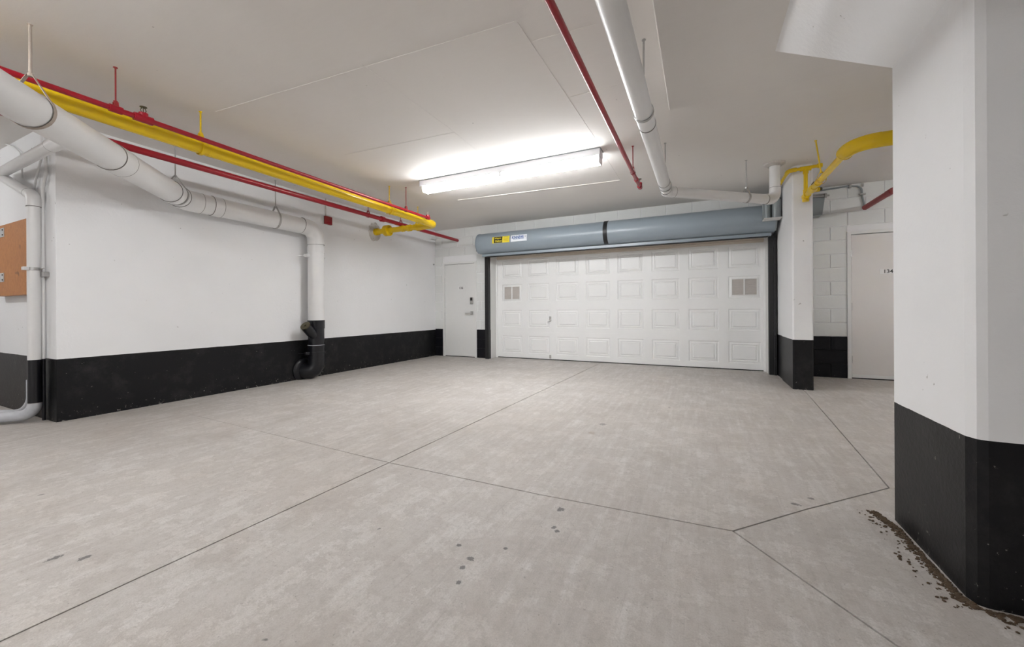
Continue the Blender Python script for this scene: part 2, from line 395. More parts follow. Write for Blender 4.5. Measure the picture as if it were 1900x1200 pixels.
for cidx in range(14):
    z0, z1 = cidx * CH + J / 2, (cidx + 1) * CH - J / 2
    x = 1.70 - (0 if cidx % 2 == 0 else 0.2) - BL * 18
    while x < 3.3:
        segs = [(max(x + J / 2, XL + 0.002), min(x + BL - J / 2, 3.3))]
        for (o0, o1, oz) in (D1, GO, D2, (1.04, 1.25, 9)):
            if z0 < oz - 0.05:
                new = []
                for a, b in segs:
                    if b <= o0 or a >= o1: new.append((a, b)); continue
                    if a < o0: new.append((a, o0))
                    if b > o1: new.append((o1, b))
                segs = new
        for a, b in segs:
            if b - a < 0.025: continue
            zb = z0
            for (o0, o1, oz) in (D1, GO, D2):
                if a < o1 and b > o0 and z0 < oz: zb = oz + 0.002
            block(a, b, zb, z1, 'block_black' if cidx < 3 else 'block_white')
        x += BL
painted('jamb_paint', None, white=(0.74, 0.735, 0.72), dirt=1.5)
for a, b in ((GO[0] - 0.0005, GO[0] + 0.004), (GO[1] - 0.004, GO[1] + 0.0005)):
    obj('door_jamb', B((a, YB + 0.004, 0), (b, 7.36, GO[2])), 'jamb_paint', wall_back)
obj('opening_soffit', B((GO[0], YB + 0.004, GO[2] - 0.004), (GO[1], 7.36, GO[2] + 0.001)), 'stop_beige', wall_back)

# ------------------------------------------------------------------ big column with flared capital, pier beside the garage door
def column():
    t = thing('column', (1.13, 2.14, 0), 'thick white concrete column with a black base and a flared top', 'column', kind='structure')
    x0, x1, y0, y1, zt = 0.825, 1.45, 1.852, 2.44, 2.13
    pts = [(x0, 1.895), (0.838, 1.86), (0.862, y0), (x1, y0), (x1, y1), (x0, y1)]
    bm = poly_prism(pts, -0.01, zt + 0.01)
    # fine rows so that the arris can wander like worn concrete
    obj('shaft', bm, 'column_paint', t)
    k = ZD - zt; bm = bmesh.new()
    lo = [bm.verts.new(p) for p in ((x0, y0, zt), (x1, y0, zt), (x1, y1, zt), (x0, y1, zt))]
    hi = [bm.verts.new(p) for p in ((x0 - k + .03, y0 - k, ZD + .01), (x1 + k, y0 - k, ZD + .01), (x1 + k, y1 + k - .02, ZD + .01), (x0 - k + .03, y1 + k - .02, ZD + .01))]
    bm.faces.new(lo[::-1]); bm.faces.new(hi)
    for i in range(4): bm.faces.new((lo[i], lo[(i + 1) % 4], hi[(i + 1) % 4], hi[i]))
    obj('capital', bm, 'plain_wall', t)
    return t
column()
pier = thing('pier', (1.145, 6.4, 0), 'slim white pier with black base between garage door and door 134', 'pier', kind='structure')
obj('pier_shaft', poly_prism([(1.052, 5.86), (1.232, 5.86), (1.247, 5.875), (1.247, 6.55), (1.037, 6.55), (1.037, 5.875)], -0.01, ZC), 'pier_paint', pier)
obj('pier_return', B((1.052, 6.55, -0.01), (1.24, YB + 0.006, ZC)), 'pier_paint', pier)

# dirt gathered along the foot of the column
bm = bmesh.new()
path = [Vector((0.775, 2.50)), Vector((0.812, 2.35)), Vector((0.812, 2.1)), Vector((0.812, 1.90)), Vector((0.84, 1.838)), Vector((1.1, 1.832)), Vector((1.45, 1.835))]
for i in range(1800):
    k = random.random() * (len(path) - 1); a = path[int(k)]; b = path[min(int(k) + 1, len(path) - 1)]; p = a.lerp(b, k - int(k))
    dd = (b - a).normalized(); nr = Vector((dd.y, -dd.x)); off = abs(random.gauss(0, 0.016)) if random.random() < .93 else random.uniform(0, .10)
    if nr.dot(Vector((-1, -1))) < 0: nr = -nr
    p = p + nr * off; s = random.uniform(0.0015, 0.0065)
    mt4 = Matrix.Translation((p.x, p.y, s * 0.35)) @ Matrix.Rotation(random.random() * 6, 4, 'Z') @ Matrix.Diagonal((s * random.uniform(.7, 1.8), s, s * 0.6, 1))
    bmesh.ops.create_icosphere(bm, subdivisions=1, radius=1, matrix=mt4)
tag(obj('dirt_ridge', bm, 'dirt'), 'brown dirt gathered along the foot of the thick column', 'dirt', None, 'stuff')

# ------------------------------------------------------------------ personnel doors
def door(name, dims, label, number, leafmat, hinges, plate, hardware=False):
    x0, x1, zt = dims
    t = thing(name, ((x0 + x1) / 2, YB, 0), label, 'door', kind='structure')
    fw = 0.043
    bm = bmesh.new()
    box(bm, (x0 - .002, YB - 0.014, 0), (x0 + fw, YB + 0.12, zt), 0.003); box(bm, (x1 - fw, YB - 0.014, 0), (x1 + .002, YB + 0.12, zt), 0.003)
    box(bm, (x0 + fw, YB - 0.014, zt - fw), (x1 - fw, YB + 0.12, zt), 0.003)
    obj('door_frame', bm, 'door_white', t)
    yl = YB + 0.004
    leaf = obj('door_leaf', B((x0 + fw + .006, yl, 0.016), (x1 - fw - .006, yl + 0.045, zt - fw - .007), 0.002), leafmat, t)
    obj('door_sweep', B((x0 + fw + .006, yl - 0.006, 0.018), (x1 - fw - .006, yl + 0.001, 0.062), 0.001), 'door_white', leaf)
    obj('threshold_gap', B((x0 + fw, yl + 0.01, 0.0), (x1 - fw, yl + 0.10, 0.012)), 'dark', t)
    obj('gap_shade', B((x0 + fw, yl + 0.05, 0.0), (x1 - fw, yl + 0.10, zt - fw)), 'dark', t)  # dark sheet behind the leaf, puts shade into the gap round it
    for z in hinges:
        obj('hinge', lathe((x0 + fw + 0.002, yl - 0.006, z - 0.055), (0, 0, 1), [(0, .004), (.004, .009), (.106, .009), (.11, .004)], 10), 'steel' if hardware is False else 'door_white', t)
    px, pz = plate
    pl = obj('number_plate', B((px - 0.085, yl - 0.004, pz - 0.035), (px + 0.085, yl, pz + 0.035), 0.001), 'plate_white', leaf)
    text('lettering', number, 0.07, (px + (0.01 if number == '134' else 0), yl - 0.0055, pz), (1, 0, 0), (0, 0, 1), 'ink_dark', leaf, bold=0.0008)
    if hardware:
        hx = x1 - fw - 0.075
        kp = obj('keypad_lock', B((hx - 0.033, yl - 0.028, 1.13), (hx + 0.033, yl, 1.27), 0.006), 'steel', leaf)
        obj('keypad_screen', B((hx - 0.028, yl - 0.031, 1.20), (hx + 0.028, yl - 0.026, 1.262), 0.002), 'dark', leaf)
        obj('lever_rose', B((hx - 0.033, yl - 0.014, 0.90), (hx + 0.033, yl, 0.975), 0.004), 'steel', leaf)
        obj('lever_handle', T(smooth_path([(hx, yl, .935), (hx, yl - .055, .935), (hx - .135, yl - .055, .935)], .016, 6), .010, 12), 'bright_steel', leaf, True)
    return t
dn = on(856, 534, y=YB)
door('door_1', D1, 'narrow white steel door with keypad lock left of the garage door', '136', 'door_white', (0.25, 1.0, 1.75), (dn.x, dn.z), True)
dn = on(1649, 503, y=YB)
door('door_2', D2, 'white steel door numbered 134 beyond the slim pier', '134', 'door_beige', (0.27, 1.02, 1.78), (dn.x - 0.01, dn.z))

# ------------------------------------------------------------------ sectional garage door
GX0, GX1, GY, SH = -3.862, 0.925, 7.33, 0.5333
gd = thing('garage_door', ((GX0 + GX1) / 2, GY, 0), 'wide white sectional garage door with four rows of raised panels', 'garage door')
pitch, pw, ph = 0.5956, 0.452, 0.352; px0 = -3.517
def section(z0, idx):
    zc = z0 + SH / 2 - (0.045 if idx == 3 else 0); za, zb = zc - ph / 2, zc + ph / 2; zt = z0 + SH - 0.004; zl = z0 + 0.004
    bm = bmesh.new(); f0, f1 = GY, GY + 0.045
    box(bm, (GX0, f0 + 0.012, zl), (GX1, f1, zt))
    def strip(a, b, c, d): box(bm, (a, f0, c), (b, f0 + 0.02, d))
    strip(GX0, GX1, zl, za); strip(GX0, GX1, zb, zt)
    e = [GX0] + [v for i in range(8) for v in (px0 + i * pitch - pw / 2, px0 + i * pitch + pw / 2)] + [GX1]
    for i in range(0, len(e), 2): strip(e[i], e[i + 1], za, zb)
    s = obj('door_section', bm, 'garage_white', gd)
    obj('section_joint', B((GX0, GY + 0.004, z0 - 0.004), (GX1, GY + 0.03, z0 + 0.004)), 'garage_white', s)
    return s, zc
def rect_loops(xc, zc, loops, w=None, h=None):
    bm = bmesh.new(); prev = None
    for (ins, y) in loops:
        a, b = (w or pw) / 2 - ins, (h or ph) / 2 - ins
        r = [bm.verts.new((xc + sx * a, y, zc + sz * b)) for sx, sz in ((-1, -1), (1, -1), (1, 1), (-1, 1))]
        if prev:
            for i in range(4): bm.faces.new((prev[i], prev[(i + 1) % 4], r[(i + 1) % 4], r[i]))
        prev = r
    bm.faces.new(prev); return bm
proto = None
LOOPS = [(0, GY), (.009, GY + .0115), (.016, GY + .0118), (.044, GY + .004), (.053, GY + .0118), (.057, GY + .0118), (.072, GY + .001)]
for row in range(4):
    sec, zc = section(0.018 + row * SH, row)
    for i in range(8):
        xc = px0 + i * pitch
        if row == 2 and i in (0, 7):
            obj('vent_panel', rect_loops(xc, zc, LOOPS[:3] + [(.05, GY + .006)]), 'garage_white', sec)
            bm = bmesh.new()
            for (a, b) in ((-.185, -.172), (-.010, .010), (.172, .185)): box(bm, (xc + a, GY - .010, zc - .14), (xc + b, GY + .008, zc + .14), .002)
            for (a, b) in ((-.14, -.127), (.127, .14)): box(bm, (xc - .172, GY - .0095, zc + a), (xc + .172, GY + .008, zc + b))
            obj('vent_frame', bm, 'garage_white', sec)
            for (a, b) in ((-.172, -.010), (.010, .172)):
                bm = bmesh.new(); box(bm, (xc + a, GY + .003, zc - .127), (xc + b, GY + .006, zc + .127))
                n = 11
                for q in range(n):
                    zz = zc - .127 + (q + .5) * .254 / n
                    vs = [bm.verts.new(p) for p in ((xc + a, GY + .004, zz + .011), (xc + b, GY + .004, zz + .011), (xc + b, GY - .008, zz - .007), (xc + a, GY - .008, zz - .007), (xc + a, GY + .004, zz - .004), (xc + b, GY + .004, zz - .004))]
                    bm.faces.new((vs[0], vs[1], vs[2], vs[3])); bm.faces.new((vs[3], vs[2], vs[5], vs[4]))
                obj('vent_louvre', bm, 'vent_beige', sec)
            continue
        if proto is None:
            proto = obj('raised_panel', rect_loops(xc, zc, LOOPS), 'garage_white', sec); pc = WORLD[proto.name] - Vector((xc, 0, zc))
        else:
            o = proto.copy(); COL.objects.link(o); place(o, Vector((xc, 0, zc)) + pc, sec)
h = on(1021, 593, y=GY)
lk = obj('lock_plate', B((h.x - .022, GY - .006, h.z - .03), (h.x + .022, GY + .001, h.z + .065), .002), 'steel', gd)
obj('lock_handle', T([(h.x + .005, GY - .005, h.z - .005), (h.x + .003, GY - .03, h.z - .01), (h.x - .045, GY - .034, h.z - .04)], .010, 10), 'bright_steel', lk, True)
obj('lock_cylinder', lathe((h.x, GY - .005, h.z - .012), (0, -1, 0), [(0, .026), (.014, .026), (.018, .020)], 16), 'steel', lk, True)
obj('lift_handle', B((h.x - .02, GY - .016, .03), (h.x + .02, GY, .10), .004), 'steel', gd)
obj('bottom_seal', B((GX0, GY + .004, 0.001), (GX1, GY + .04, .018), .002), 'dark', gd)
# stop mouldings round the opening
bm = bmesh.new(); box(bm, (GO[0] + .02, GY - .03, 2.052), (GO[1] - .02, GY - .004, 2.13), .003)
tag_trim = thing('trim_1', ((GO[0] + GO[1]) / 2, GY, 0), 'beige and white stop moulding around the wide garage door', 'trim', kind='structure')
obj('stop_head', bm, 'stop_beige', tag_trim)
obj('stop_bead', B((GO[0] + .02, GY - .045, 2.075), (GO[1] - .02, GY - .029, 2.09), .003), 'stop_beige', tag_trim)
obj('stop_bead', B((GO[0] + .02, GY - .045, 2.110), (GO[1] - .02, GY - .029, 2.13), .003), 'stop_beige', tag_trim)
obj('stop_side', B((GO[0] + .004, GY - .03, 0.0), (GO[0] + .034, GY - .002, 2.13), .003), 'garage_white', tag_trim)
obj('stop_side', B((GO[1] - .034, GY - .03, 0.0), (GO[1] - .004, GY - .002, 2.13), .003), 'garage_white', tag_trim)

# ------------------------------------------------------------------ coiling shutter: hood, guides, bottom bar
HX0, HX1, HYC, HZ, HR = -3.985, 0.995, 6.86, 2.325, 0.205
sh = thing('rolling_shutter', ((HX0 + HX1) / 2, YB, 0), 'grey metal roller shutter hood and black guides over the garage door', 'roller shutter')
prof = [(HYC + HR * math.sin(a), HZ + HR * math.cos(a)) for a in [math.radians(-i * 7.5) for i in range(0, 23)]]
prof = [(YB - .002, HZ + HR - .004)] + prof + [(HYC - .02, HZ - HR + .002), (YB - .002, HZ - HR + .03)]
def extrude_x(pf, x0, x1):
    bm = bmesh.new(); a = [bm.verts.new((x0, y, z)) for y, z in pf]; b = [bm.verts.new((x1, y, z)) for y, z in pf]; n = len(pf)
    bm.faces.new(a); bm.faces.new(b[::-1])
    for i in range(n): bm.faces.new((a[i], b[i], b[(i + 1) % n], a[(i + 1) % n]))
    return bm
hood = obj('hood', extrude_x(prof, HX0, HX1), 'hood_grey', sh, True)
def scaled(pf, k, cy=HYC, cz=HZ): return [(cy + (y - cy) * k, cz + (z - cz) * k) for y, z in pf]
obj('end_bracket', extrude_x(scaled(prof[1:23], 1.03), HX0 - .012, HX0 + .004), 'hood_grey', sh)
obj('end_bracket', extrude_x(scaled(prof[1:23], 1.03), HX1 - .004, HX1 + .012), 'box_grey', sh)
obj('end_slot', B((HX0 - .016, HYC - .16, HZ - .16), (HX0 - .011, HYC - .10, HZ - .05), .002), 'dark', sh)
def arc_strip(x0, x1, a0, a1, r0, r1, n=12):
    bm = bmesh.new(); pf = []
    for i in range(n + 1):
        a = -math.radians(a0 + (a1 - a0) * i / n); pf.append((HYC + r1 * math.sin(a), HZ + r1 * math.cos(a)))
    for i in range(n, -1, -1):
        a = -math.radians(a0 + (a1 - a0) * i / n); pf.append((HYC + r0 * math.sin(a), HZ + r0 * math.cos(a)))
    return extrude_x(pf, x0, x1)
sx = on(1122, 430, y=HYC - HR).x
obj('hood_strap', arc_strip(sx - .035, sx + .035, 5, 160, HR, HR + .006, 24), 'black_steel', sh, True)
obj('bottom_bar', B((HX0 + .05, HYC - .045, HZ - HR - .052), (HX1 - .04, HYC + .01, HZ - HR - .006), .004), 'hood_grey', sh)
obj('bar_seal', B((HX0 + .12, HYC - .035, HZ - HR - .066), (HX1 - .08, HYC + .02, HZ - HR - .050), .002), 'dark', sh)
# stickers on the hood
def sticker(name, x0, x1, a0, a1, mat, lift=.0012): return obj(name, arc_strip(x0, x1, a0, a1, HR - .002, HR + lift), mat, hood)
sticker('yellow_sticker', -3.615, -3.245, 66, 101, 'sticker_yellow')
sticker('sticker_field', -3.575, -3.395, 67, 100, 'sticker_black', .0018)
sticker('brand_sticker', -3.215, -2.885, 66, 101, 'sticker_white')
for z, hh, t_, fx in ((0, 0, '', 0),):
    pass
def hood_text(body, xc, ang, wd, ht, mat, bold=.001):
    a = -math.radians(ang); c = Vector((xc, HYC + (HR + .003) * math.sin(a), HZ + (HR + .003) * math.cos(a)))
    yd = Vector((0, math.cos(a), -math.sin(a))); text('lettering', body, .05, c, (1, 0, 0), yd if yd.z > 0 else -yd, mat, hood, .001, bold, (wd, ht))
hood_text('Wayne', -3.492, 76.5, .135, .040, 'sticker_yellow'); hood_text('Dalton', -3.475, 90, .135, .038, 'sticker_yellow')
for i in range(4): hood_text('------', -3.318, 72 + i * 7, .09, .006, 'ink_olive')
hood_text('KINNEAR', -3.065, 79, .245, .052, 'ink_blue', .0012)
sticker('brand_underline', -3.165, -2.945, 87.5, 89.5, 'ink_blue', .002); sticker('brand_dot', -2.925, -2.908, 76, 79, 'ink_dark', .002)
# guides
for nm, a, b in (('left', -3.972, -3.886), ('right', 0.942, 1.035)):
    g = obj('guide_rail', B((a, YB - .085, 0), (b, YB - .002, 2.115), .003), 'black_steel', sh)
    if nm == 'right':
        obj('guide_flange', B((b - .03, YB - .11, 0), (b + .004, YB - .085, 2.30), .003), 'black_steel', g)
    for k in range(6):
        z = .25 + k * .36; xx = (b - .012 if nm == 'right' else a + .03)
        obj('guide_bolt', lathe((xx, YB - .111 if nm == 'right' else YB - .085, z), (0, -1, 0), [(0, .014), (.008, .014), (.012, .008)], 8), 'steel' if False else 'black_steel', g)
obj('wall_angle', B((HX0 + .04, YB - .10, 2.085), (HX0 + .10, YB - .002, 2.14), .003), 'black_steel', sh)
# operator housing at the pier
op = thing('door_operator', (0.95, 6.52, 2.25), 'grey metal shutter drive housing beside the slim pier', 'operator')
obj('housing', T([(0.972, 6.50, 2.262), (0.972, 6.50, 2.62)], .052, 24), 'box_grey', op, True)
obj('drive_cover', T([(0.875, 6.575, 2.262), (0.875, 6.575, 2.60)], .046, 20), 'box_grey', op, True)
obj('back_plate', B((0.82, 6.60, 2.262), (1.025, 6.645, 2.62), .003), 'box_grey', op)
obj('cover_plate', B((0.82, 6.455, 2.252), (1.03, 6.645, 2.262), .002), 'jamb_paint', op)
obj('bracket_arm', T([(0.93, 6.47, 2.60), (1.01, 6.43, 2.70)], .010, 8), 'black_steel', op)
obj('bracket_arm', T([(1.015, 6.44, 2.50), (0.93, 6.45, 2.66)], .005, 8), 'black_steel', op)
op2 = thing('switch_box', (1.52, 6.95, 2.3), 'dark grey metal box on the wall between the slim pier and door 134', 'box')
bm = bmesh.new(); vs = []
for z, k in ((2.315, .0), (2.60, .035)):
    vs.append([bm.verts.new(p) for p in ((1.36, 6.86, z), (1.565 + k, 6.86, z), (1.565 + k, YB, z), (1.36, YB, z))])
bm.faces.new(vs[0][::-1]); bm.faces.new(vs[1])
for i in range(4): bm.faces.new((vs[0][i], vs[0][(i + 1) % 4], vs[1][(i + 1) % 4], vs[1][i]))
obj('body', bm, 'box_grey', op2)
obj('lid', B((1.35, 6.85, 2.60), (1.61, YB, 2.615), .002), 'steel', op2)
obj('shaft', T([(1.35, 6.84, 2.575), (1.64, 6.84, 2.575)], .012, 10), 'steel', op2)
obj('shaft_collar', T([(1.585, 6.84, 2.575), (1.61, 6.84, 2.575)], .03, 12), 'steel', op2)

# ------------------------------------------------------------------ pipes
def ring_seam(bm, c, d, r):
    tube(bm, [c - d * .0022, c + d * .0022], r, 28); return bm
def run(root, pts, r, R, mat, sleeve=1.07, sl=0.05, seams=(), emat=None, seg=28, seam=True, pname='pipe'):
    st, arcs = fillet(pts, R, 12)
    for a, b in st: obj(pname, T([a, b], r, seg), mat, root, True)
    for arc in arcs:
        d0 = (arc[0] - arc[1]).normalized(); d1 = (arc[-1] - arc[-2]).normalized()
        e = obj('elbow', T([arc[0] + d0 * sl] + arc + [arc[-1] + d1 * sl], r * sleeve, seg), emat or mat, root, True)
        if seam:
            for c, d in ((arc[0] + d0 * sl, d0), (arc[-1] + d1 * sl, d1)):
                obj('joint_seam', ring_seam(bmesh.new(), c, d, r * sleeve + .0004), 'seam', e)
    for k, t_, L in seams:
        a, b = Vector(pts[k]), Vector(pts[k + 1]); d = (b - a).normalized(); c = a + d * t_
        s = obj('coupling', T([c - d * L / 2, c + d * L / 2], r * 1.045, seg), mat, root, True)
        if seam:
            for q in (c - d * L / 2, c + d * L / 2): obj('joint_seam', ring_seam(bmesh.new(), q, d, r * 1.045 + .0004), 'seam', s)
def hanger(root, top, axis, d, r, mat, rodr=.006, strap=True, gap=None, zt=ZC):
    """threaded rod from the ceiling and a teardrop strap round the pipe"""
    d = Vector(d).normalized(); ax = Vector(axis); g = gap if gap else r * 0.55 + .03
    bot = ax + Vector((0, 0, r + g)); top = Vector((top[0], top[1], zt))
    h_ = obj('hanger_rod', T([bot, top], rodr, 10), mat, root, True)
    obj('ceiling_plate', lathe((top.x, top.y, zt), (0, 0, -1), [(0, .013), (.004, .013), (.007, .009)], 12), mat, h_)
    if strap:
        side = Vector((d.y, -d.x, 0)).normalized(); R = r + .004; bm = bmesh.new(); loop = []
        for i in range(25):
            a = math.radians(-40 + 260 * i / 24)                      # from one side, under the pipe, to the other
            loop.append(ax + side * (math.cos(a) * R) + Vector((0, 0, -math.sin(a) * R)))
        loop = [bot + side * .012 + Vector((0, 0, 0))] + loop + [bot - side * .012]
        w2 = d * .012; prev = None
        for i, p in enumerate(loop):
            o_ = (p - ax).normalized() * .003
            q = [bm.verts.new(p - w2), bm.verts.new(p + w2), bm.verts.new(p + w2 + o_), bm.verts.new(p - w2 + o_)]
            if prev:
                for k in range(4): bm.faces.new((prev[k], prev[(k + 1) % 4], q[(k + 1) % 4], q[k]))
            else: bm.faces.new(q)
            prev = q
        bm.faces.new(prev[::-1]); obj('hanger_strap', bm, mat, h_)
        obj('hanger_nut', lathe(bot - Vector((0, 0, .008)), (0, 0, 1), [(0, .013), (.018, .013)], 6), mat, h_)
    return h_

# --- thick white drain pipe along the left wall
BX, BZ, BR_, VY = -5.125, 2.235, 0.1095, 3.965
t = thing('large_drain_pipe', (BX, VY, 0), 'thick white drain pipe running along the left wall and dropping to the floor', 'pipe')
A0 = (BX + 2.9 + .0, 2.336 - 2.9, BZ)
pts = [A0, (BX, 2.336, BZ), (BX, VY, BZ - .02), (BX, VY, 0.86)]
run(t, pts, BR_, .17, 'white_pipe', 1.05, .07, seams=[(0, 4.101 - 1.23, .16), (0, 4.101 - 2.05, .003), (0, 4.101 - .30, .10), (1, .30, .10)])
obj('coupling', T([(BX, VY, 1.86), (BX, VY, 1.95)], BR_ * 1.05, 28), 'white_pipe', t, True)
bp = obj('lower_pipe', T([(BX, VY, .20), (BX, VY, .86)], BR_ * 1.0, 28), 'black_pipe', t, True)
obj('pipe_socket', T([(BX, VY, .74), (BX, VY, .862)], BR_ * 1.07, 28), 'black_pipe', bp, True)
obj('pipe_socket', T([(BX, VY, .26), (BX, VY, .50)], BR_ * 1.05, 28), 'black_pipe', bp, True)
obj('socket_rim', T([(BX, VY, .495), (BX, VY, .502)], BR_ * 1.058, 28), 'grey_pipe', bp, True)
ca = Vector((BX + .02, VY - .02, .60)); cb = on(568, 606, x=BX + .06); cdir = (cb - ca).normalized()
cl = obj('cleanout_branch', T([ca, cb + cdir * .02], .062, 24), 'black_pipe', t, True)
obj('cleanout_hub', T([ca + cdir * .12, cb + cdir * .015], .070, 24), 'black_pipe', t, True)
obj('cleanout_cap', lathe(cb + cdir * .015, cdir, [(0, .068), (.014, .068), (.016, .050), (.017, .018), (.03, .018)], 24), 'bronze', cl, True)
arc = smooth_path([(BX, VY, .24), (BX, VY, .075), (BX + .16, VY - .13, .085)], .14, 10)
obj('floor_elbow', T([(BX, VY, .30), (BX, VY, .20), (BX - .02, VY - .03, .14), (BX - .05, VY - .06, .12), (BX - .16, VY - .09, .12)], BR_ * 1.06, 28), 'black_pipe', t, True)
wp = Vector((XL, VY - .10, .135))
obj('wall_ring', lathe(wp, (1, 0, 0), [(0, .17), (.02, .17), (.035, .155), (.04, .13)], 28), 'black_pipe', t, True)
def clamp(root, c, r, mat, wl=.10):
    k = obj('pipe_clamp', T([(c[0], c[1], c[2] - .016), (c[0], c[1], c[2] + .016)], r + .006, 28), mat, root, True)
    obj('clamp_ear', B((c[0] - .02, c[1] - r - .075, c[2] - .018), (c[0] + .02, c[1] - r + .005, c[2] + .020), .003), mat, k)
    obj('clamp_ear', B((c[0] - .012, c[1] + r - .005, c[2] - .014), (c[0] + .012, c[1] + r + .045, c[2] + .010), .003), mat, k)
    obj('clamp_bolt', T([(c[0] - .12, c[1] - r - .09, c[2]), (c[0] + .03, c[1] - r - .05, c[2])], .006, 8), mat, k)
    obj('clamp_bolt', T([(c[0] - .12, c[1] + r + .025, c[2]), (c[0] + .03, c[1] + r + .025, c[2])], .006, 8), mat, k)
clamp(t, (BX, VY, 1.80), BR_, 'white_pipe'); clamp(t, (BX, VY, .385), BR_ * 1.05, 'black_pipe')
dg = Vector((-1, 1, 0))
for u, v, ax_ in ((67, 35, None),):
    p = on(u, v, z=ZC); k = (p.y - A0[1]); hanger(t, (A0[0] - k, p.y), (A0[0] - k, p.y, BZ), dg, BR_, 'rusty_rod', .008, gap=.10)
p = on(327, 288, z=ZC); yq = 2.336 - .16; hanger(t, (BX + .16, yq), (BX + .16, yq, BZ), dg, BR_, 'steel', .006, gap=.08)
p = on(509, 335, z=ZC); hanger(t, (BX, p.y), (BX, p.y, BZ - .012), (0, 1, 0), BR_, 'steel', .006, gap=.07)

# --- white stack at the wall return, with the branch to the thick pipe
SX = on(63, 500, y=1.335); SXx, SY, SR = SX.x, 1.335, .043
t = thing('drain_stack', (SXx, SY, 0), 'white vertical drain pipe with black foot beside the plywood board', 'pipe')
br_y = 1.20; a0 = on(100, 268, y=br_y); a1 = on(0, 322, y=br_y + .1); dd = (a1 - a0).normalized(); bl_ = a1 + dd * .07; top = on(62, 364, y=SY)
mainp = on(150, 246, y=br_y)
kx = -2.779 - br_y
run(t, [(SXx, SY, .56), (SXx, SY, top.z), bl_], SR, .07, 'white_pipe', 1.1, .05)
obj('branch_pipe', T([Vector((kx - .05, br_y - .03, 2.27)), a0 + dd * .05], SR * 1.12, 28), 'white_pipe', t, True)
s = obj('branch_pipe', T([a0, a1 + dd * .11], SR, 28), 'white_pipe', t, True)
obj('branch_tee', T([a1 - dd * .02, a1 + dd * .16], SR * 1.12, 28), 'white_pipe', t, True)
obj('joint_seam', ring_seam(bmesh.new(), a0 + dd * .05, dd, SR * 1.125), 'seam', s)
ft = obj('lower_pipe', T([(SXx, SY, .15), (SXx, SY, .567)], SR * 1.01, 28), 'black_pipe', t, True)
arc = smooth_path([(SXx, SY, .17), (SXx, SY, .062), (SXx - .22, SY - .26, .062)], .10, 10)
obj('floor_elbow', T(arc, SR * 1.1, 28), 'grey_pipe', t, True)
obj('floor_pipe', T([(SXx - .20, SY - .235, .062), (SXx - 1.1, SY - 1.3, .062)], SR, 28), 'grey_pipe', t, True)
obj('joint_seam', ring_seam(bmesh.new(), Vector((SXx, SY, .172)), Vector((0, 0, 1)), SR * 1.1), 'steel', t)
obj('pipe_clamp', T([(SXx, SY, 1.385), (SXx, SY, 1.412)], SR + .006, 28), 'steel', t, True)
obj('clamp_ear', B((SXx - .01, SY - SR - .03, 1.385), (SXx + .045, SY - SR + .004, 1.415), .003), 'white_pipe', t)
obj('clamp_bolt', T([(SXx - .14, SY + .02, 1.40), (SXx + .16, SY + .02, 1.40)], .005, 8), 'steel', t)
# thin conduits beside the stack
CXx = on(80, 500, y=1.388).x
t = thing('thin_conduit', (CXx, 1.388, 0), 'thin white conduit hugging the wall corner beside the drain stack', 'conduit')
pp = [(CXx, 1.388, .57), (CXx, 1.388, on(80, 352, y=1.388).z), on(86, 318, y=1.388), on(84, 285, y=1.388), on(82, 240, y=1.388)]
obj('conduit', T(smooth_path(pp, .06, 5), .012, 14), 'white_pipe', t, True)
obj('conduit_foot', T([(CXx, 1.388, 0), (CXx, 1.388, .571)], .0125, 14), 'black_pipe', t, True)
obj('conduit_strap', B((CXx - .06, 1.366, 1.33), (CXx + .07, 1.41, 1.375), .004), 'steel', t)
t = thing('slanting_conduit', on(62, 345, y=1.39), 'thin white conduit slanting up the wall above the plywood board', 'conduit')
obj('conduit', T(smooth_path([on(61, 362, y=1.39), on(66, 335, y=1.39), on(77, 292, y=1.39), on(78, 250, y=1.39)], .08, 5), .009, 12), 'white_pipe', t, True)
t = thing('curved_conduit', on(20, 268, y=1.39), 'thin white conduit curving off the ceiling above the drain branch', 'conduit')
obj('conduit', T(smooth_path([on(-40, 262, y=1.39), on(5, 265, y=1.39), on(25, 272, y=1.39), on(38, 284, y=1.39), on(42, 330, y=1.39)], .05, 5), .007, 12), 'white_pipe', t, True)
FS = on(58, 735, y=1.375)
t = thing('floor_conduit', (FS.x, 1.37, 0), 'weathered grey conduit bending from the wall onto the floor', 'conduit')
obj('conduit', T(smooth_path([(FS.x, 1.375, .36), (FS.x, 1.375, .045), (FS.x - .7, 1.02, .035)], .16, 8), .032, 16), 'grey_pipe', t, True)

# --- plywood board with hinges
b0, b1 = on(48, 405, y=1.335), on(48, 546, y=1.335)
t = thing('plywood_board', (b0.x - .4, YR, b1.z), 'orange stained plywood panel with steel hinges on the white wall', 'board')
obj('panel', B((b0.x - .95, 1.335, b1.z), (b0.x, 1.355, b0.z), .002), 'plywood', t)
obj('side_batten', B((b0.x - .075, 1.355, b1.z), (b0.x - .004, YR - .001, b0.z - .004), .002), 'plywood', t)
obj('bottom_batten', B((b0.x - .95, 1.355, b1.z), (b0.x - .075, YR - .001, b1.z + .05), .002), 'plywood', t)
for v in (432, 515):
    p = on(2, v, y=1.332); hg = obj('hinge', B((p.x - .05, 1.329, p.z - .045), (p.x + .085, 1.335, p.z + .045), .001), 'bright_steel', t)
    for dz in (-.025, .025): obj('hinge_screw', lathe((p.x + .055, 1.329, p.z + dz), (0, -1, 0), [(0, .009), (.002, .009), (.004, .005)], 10), 'dark', hg)

